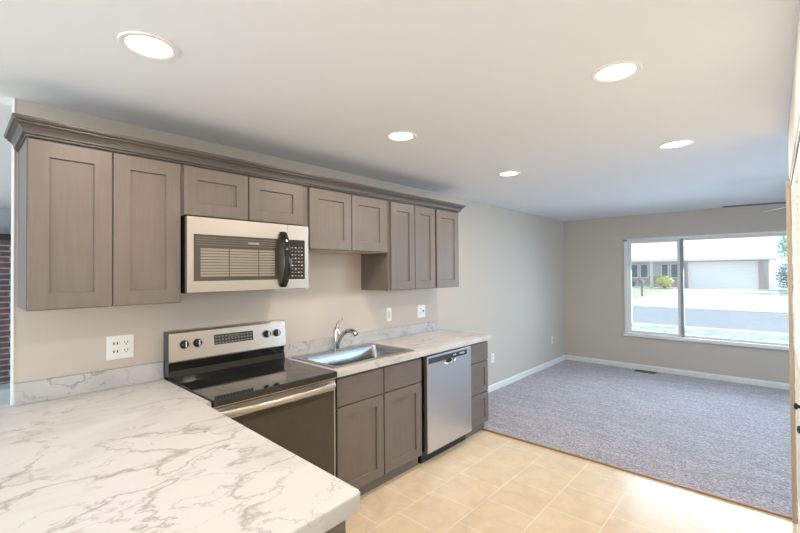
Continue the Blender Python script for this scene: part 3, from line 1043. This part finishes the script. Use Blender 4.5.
# ------------------------------------------------------------------ downlights
GL = 'recessed downlights in the white ceiling'
def downlight(loc, label):
    t = thing('downlight', label, 'ceiling light', loc, GL)
    x, y, z = loc
    bm = NB(); lathe(bm, (x, y, z), (0, 0, -1), [(0.072, 0.0005), (0.074, 0.0030), (0.084, 0.0075), (0.094, 0.0065), (0.098, 0.0005)], 40)
    obj('trim_ring', bm, M['white_plastic'], t, True)
    bm = NB(); lathe(bm, (x, y, z), (0, 0, -1), [(0.0, 0.0026), (0.0725, 0.0026), (0.0725, 0.0006), (0.0, 0.0006)], 40)
    obj('lens', bm, M['lens'], t)
    return t
LP = [((0.974, 0.493), 'round lit downlight nearest the upper left corner, above the peninsula'),
      ((2.188, 1.907), 'large round lit downlight at the upper right of the ceiling'),
      ((0.971, 1.885), 'round lit downlight over the middle of the kitchen, above the sink side'),
      ((2.196, 3.279), 'round lit downlight on the right of the ceiling near the closet wall'),
      ((0.987, 3.257), 'smallest round lit downlight, farthest along the cabinet side')]
first = None
for (x, y), lab in LP:
    if first is None:
        first = downlight((x, y, H), lab)
    else:
        dup(first, (x, y, H), lab)
for (x, y) in [p for p, _ in LP] + [(2.19, 0.49)]:
    d = bpy.data.lights.new('downlight_bulb', 'AREA')
    d.shape = 'DISK'; d.size = 0.11; d.energy = 9.9; d.color = WARM
    o = bpy.data.objects.new('downlight_bulb', d); C.objects.link(o)
    o.location = (x, y, H - 0.012)

# ------------------------------------------------------------------ ceiling fan in the living room
FX, FY, FZZ = 2.97, 5.66, 2.16
t = thing('ceiling_fan', 'ceiling fan with thin blades near the living room ceiling, mostly behind the jamb', 'fan', (FX, FY, FZZ))
bm = NB(); lathe(bm, (FX, FY, H - 0.0005), (0, 0, -1), [(0, 0), (0.065, 0.0), (0.060, 0.03), (0.02, 0.045), (0.013, 0.05), (0.013, 0.12), (0.10, 0.14), (0.115, 0.18), (0.11, 0.235), (0.06, 0.255), (0, 0.258)], 32)
obj('motor', bm, M['bronze'], t, True)
bm = NB(); lathe(bm, (FX, FY, H - 0.2585), (0, 0, -1), [(0, 0), (0.075, 0.0), (0.095, 0.03), (0.08, 0.07), (0.04, 0.092), (0, 0.098)], 28)
obj('lamp_shade', bm, M['lens'], t, True)
for k, ang in enumerate((190, 118, 46, 334, 262)):
    a = math.radians(ang)
    bm = NB()
    box(bm, 0.19, 0.71, -0.062, 0.062, -0.004, 0.004, 0.003)
    bmesh.ops.rotate(bm, verts=bm.verts, cent=(0, 0, 0), matrix=Matrix.Rotation(math.radians(-11), 3, 'X'))
    bmesh.ops.rotate(bm, verts=bm.verts, cent=(0, 0, 0), matrix=Matrix.Rotation(a, 3, 'Z'))
    bmesh.ops.translate(bm, verts=bm.verts, vec=(FX, FY, FZZ + 0.035))
    bl = obj('blade', bm, M['fan_blade_dark'] if k != 1 else M['fan_blade_light'], t)
    bm = NB()
    box(bm, 0.09, 0.24, -0.018, 0.018, -0.008, -0.003, 0.001)
    bmesh.ops.rotate(bm, verts=bm.verts, cent=(0, 0, 0), matrix=Matrix.Rotation(a, 3, 'Z'))
    bmesh.ops.translate(bm, verts=bm.verts, vec=(FX, FY, FZZ + 0.035))
    obj('blade_bracket', bm, M['bronze'], bl)

# ------------------------------------------------------------------ floor register
t = thing('floor_register', 'dark floor register in the carpet below the street window', 'vent', (1.62, 7.00, 0.012))
obj('frame', boxes((1.09, 1.36, 6.93, 6.945, 0.0122, 0.019), (1.09, 1.36, 7.035, 7.05, 0.0122, 0.019), (1.09, 1.105, 6.945, 7.035, 0.0122, 0.019), (1.345, 1.36, 6.945, 7.035, 0.0122, 0.019)), M['bronze'], t)
bm = NB()
for k in range(12):
    x = 1.110 + k * 0.0198
    box(bm, x, x + 0.008, 6.945, 7.035, 0.0130, 0.017)
obj('grille', bm, M['bronze'], t)

# ------------------------------------------------------------------ fireplace in the next room
t = thing('fireplace', 'red brick fireplace seen past the end of the cabinet wall', 'fireplace', (-4.45, 0.3, 0))
obj('brick_face', boxes((-4.549, -4.33, -0.9, 1.55, 0.1905, 1.955)), M['brick'], t)
obj('mantel', boxes((-4.549, -4.28, -1.0, 1.59, 1.9555, 2.03)), M['mantel'], t)
obj('hearth', boxes((-4.549, -4.0, -1.0, 1.59, 0.0, 0.19)), M['hearth'], t)

# ------------------------------------------------------------------ the street outside
GH = -0.10
def slope_plate(name, pts, mat, label=None):
    bm = NB()
    top = [bm.verts.new(p) for p in pts]
    bot = [bm.verts.new((p[0], p[1], p[2] - 0.3)) for p in pts]
    n = len(pts)
    for i in range(n):
        bm.faces.new((top[i], top[(i + 1) % n], bot[(i + 1) % n], bot[i]))
    bm.faces.new(top); bm.faces.new(list(reversed(bot)))
    return struct(name, bm, mat, None, label)
slope_plate('ground_front_lawn', [(-12, YW + 0.17, -0.3), (20, YW + 0.17, -0.3), (20, 15.6, -0.32), (-12, 15.6, -0.32)], M['lawn_near'], 'green lawn just outside the window')
slope_plate('ground_sidewalk', [(-16, 15.61, -0.31), (24, 15.61, -0.31), (24, 16.2, -0.31), (-16, 16.2, -0.31)], M['concrete'])
slope_plate('ground_street', [(-30, 16.21, -0.36), (40, 16.21, -0.36), (40, 24.0, -0.36), (-30, 24.0, -0.36)], M['asphalt'], 'pale grey street')
slope_plate('ground_driveway', [(-3.9, 24.01, -0.34), (6.2, 24.01, -0.34), (2.1, 43.9, GH), (-3.9, 43.9, GH)], M['concrete'], 'pale concrete driveway up to the garage')
slope_plate('ground_lawn', [(-34, 24.01, -0.33), (-3.91, 24.01, -0.33), (-3.91, 43.9, GH), (-34, 43.9, GH)], M['lawn'], 'pale lawn left of the driveway')
slope_plate('ground_side_lawn', [(6.21, 24.01, -0.33), (40, 24.01, -0.33), (40, 60, GH), (2.11, 60, GH), (2.11, 43.9, GH)], M['lawn_near'], 'green lawn right of the driveway')

HY = 44.0
t = thing('house', 'single-storey house across the street with a white double garage door', 'house', (-4.0, HY, GH))
obj('garage_wall', boxes((-3.30, -3.02, HY, HY + 0.3, GH, 2.36), (1.66, 2.28, HY, HY + 0.3, GH, 2.36), (-3.02, 1.66, HY, HY + 0.3, 2.12, 2.36), (2.0, 2.28, HY + 0.3, HY + 8, GH, 2.36)), M['house_brick'], t)
bm = NB()
for k in range(4):
    z = GH + 0.01 + k * 0.552
    box(bm, -3.0, 1.64, HY + 0.10, HY + 0.16, z, z + 0.545, 0.01)
obj('garage_door', bm, M['garage'], t)
obj('garage_trim', boxes((-3.02, -2.93, HY - 0.03, HY + 0.02, GH, 2.14), (1.57, 1.66, HY - 0.03, HY + 0.02, GH, 2.14), (-3.02, 1.66, HY - 0.03, HY + 0.02, 2.10, 2.2)), M['trim'], t)
obj('side_wall', boxes((-12.5, -3.30, HY + 1.2, HY + 1.5, GH, 0.95)), M['house_brick'], t)
obj('upper_side_wall', boxes((-12.5, -3.30, HY + 1.2, HY + 1.5, 0.951, 2.36)), M['siding'], t)
for x0, x1 in ((-7.9, -7.15), (-7.05, -6.3), (-5.3, -4.65), (-4.55, -3.85), (-9.2, -8.5)):
    wf = obj('window', boxes((x0, x1, HY + 1.12, HY + 1.19, 0.75, 2.10)), M['trim'], t)
    obj('pane', boxes((x0 + 0.1, x1 - 0.1, HY + 1.10, HY + 1.115, 0.84, 2.02)), M['house_glass'], wf)
obj('porch_post', boxes((-5.93, -5.72, HY - 0.1, HY + 0.1, GH, 2.36)), M['trim'], t)
bm = NB()
prism_x(bm, [(HY - 0.75, 2.37), (HY - 0.75, 2.46), (HY + 5.2, 4.55), (HY + 11.0, 2.46), (HY + 11.0, 2.37)], -13.5, 2.75)
obj('roof', bm, M['roof'], t)
obj('fascia', boxes((-13.5, 2.76, HY - 0.82, HY - 0.752, 2.30, 2.50)), M['trim'], t)

def foliage(bm, c, r, n, leaf, seed, squash=1.0):
    rnd = random.Random(seed)
    for i in range(n):
        d = Vector((rnd.gauss(0, 1), rnd.gauss(0, 1), rnd.gauss(0, 1))).normalized()
        q = r * (rnd.random() ** 0.4)
        p = Vector(c) + Vector((d.x * q, d.y * q, d.z * q * squash))
        a = Vector((rnd.gauss(0, 1), rnd.gauss(0, 1), rnd.gauss(0, 1))).normalized()
        b = a.cross(d).normalized() if a.cross(d).length > 1e-3 else a.orthogonal()
        s = leaf * (0.6 + rnd.random() * 0.8)
        v = [bm.verts.new(p + a * s), bm.verts.new(p + b * s * 0.45), bm.verts.new(p - a * s), bm.verts.new(p - b * s * 0.45)]
        bm.faces.new(v)
def tree(name, label, x, y, z0, hgt, r, leafmat, seed, cat='tree'):
    t = thing(name, label, cat, (x, y, z0))
    bm = NB()
    tube(bm, [(x, y, z0), (x + 0.05, y, z0 + hgt * 0.45), (x, y, z0 + hgt * 0.8)], [0.16, 0.12, 0.04], 10)
    for k in range(4):
        a = k * 1.7
        tube(bm, [(x + 0.05, y, z0 + hgt * (0.4 + 0.07 * k)), (x + math.cos(a) * r * 0.6, y + math.sin(a) * r * 0.6, z0 + hgt * (0.62 + 0.07 * k))], [0.06, 0.02], 8)
    obj('trunk', bm, M['bark'], t)
    bm = NB()
    foliage(bm, (x, y, z0 + hgt * 0.68), r, 1500, 0.13, seed, 0.9)
    foliage(bm, (x - r * 0.5, y, z0 + hgt * 0.55), r * 0.6, 500, 0.13, seed + 1, 0.9)
    foliage(bm, (x + r * 0.5, y - 0.3, z0 + hgt * 0.75), r * 0.6, 500, 0.13, seed + 2, 0.9)
    obj('foliage', bm, leafmat, t)
    return t
def shrub(label, x, y, z0, r, sq, mat, seed, n=700, leaf=0.08):
    t = thing('shrub', label, 'shrub', (x, y, z0))
    bm = NB()
    for k in range(6):
        a = k * 1.05
        tube(bm, [(x + 0.05 * math.cos(a), y + 0.05 * math.sin(a), z0), (x + 0.5 * r * math.cos(a), y + 0.5 * r * math.sin(a), z0 + r * sq)], [0.02, 0.008], 6)
    obj('stems', bm, M['bark'], t)
    bm = NB()
    foliage(bm, (x, y, z0 + r * sq), r, n, leaf, seed, sq)
    obj('foliage', bm, mat, t)
    return t
tree('tree', 'leafy green tree beyond the right end of the house', 5.2, 56.0, GH, 6.6, 2.4, M['leaf_tree'], 3)
tree('tree', 'second leafy tree partly behind the jamb, farther right of the house', 7.2, 38.5, GH, 5.6, 2.3, M['leaf_tree'], 13)
shrub('round grey-green shrub right of the garage', 3.7, 42.5, GH, 1.15, 0.95, M['leaf_dark'], 21, 1500, 0.09)
shrub('bright yellow-green shrub left of the garage', -4.55, 42.6, GH, 0.72, 0.8, M['leaf_yellow'], 22, 900)
shrub('low dark shrub below the windows of the house across the street', -7.6, 43.2, GH, 0.62, 0.7, M['leaf_dark'], 23, 700)
t = thing('mailbox', 'small grey mailbox on a post beside the driveway', 'mailbox', (-4.2, 31.5, -0.25))
obj('post', boxes((-3.99 - 0.05, -3.99 + 0.05, 31.45, 31.55, -0.28, 0.62)), M['mailbox'], t)
bm = NB()
prism_y(bm, [(-3.99 - 0.11, 0.62)] + [(-3.99 + 0.11 * math.cos(PI - PI * k / 10), 0.78 + 0.10 * math.sin(PI * k / 10)) for k in range(11)] + [(-3.99 + 0.11, 0.62)], 31.2, 31.7)
obj('box', bm, M['mailbox'], t)

for o in C.objects:
    if 'org' in o.keys():
        del o['org']
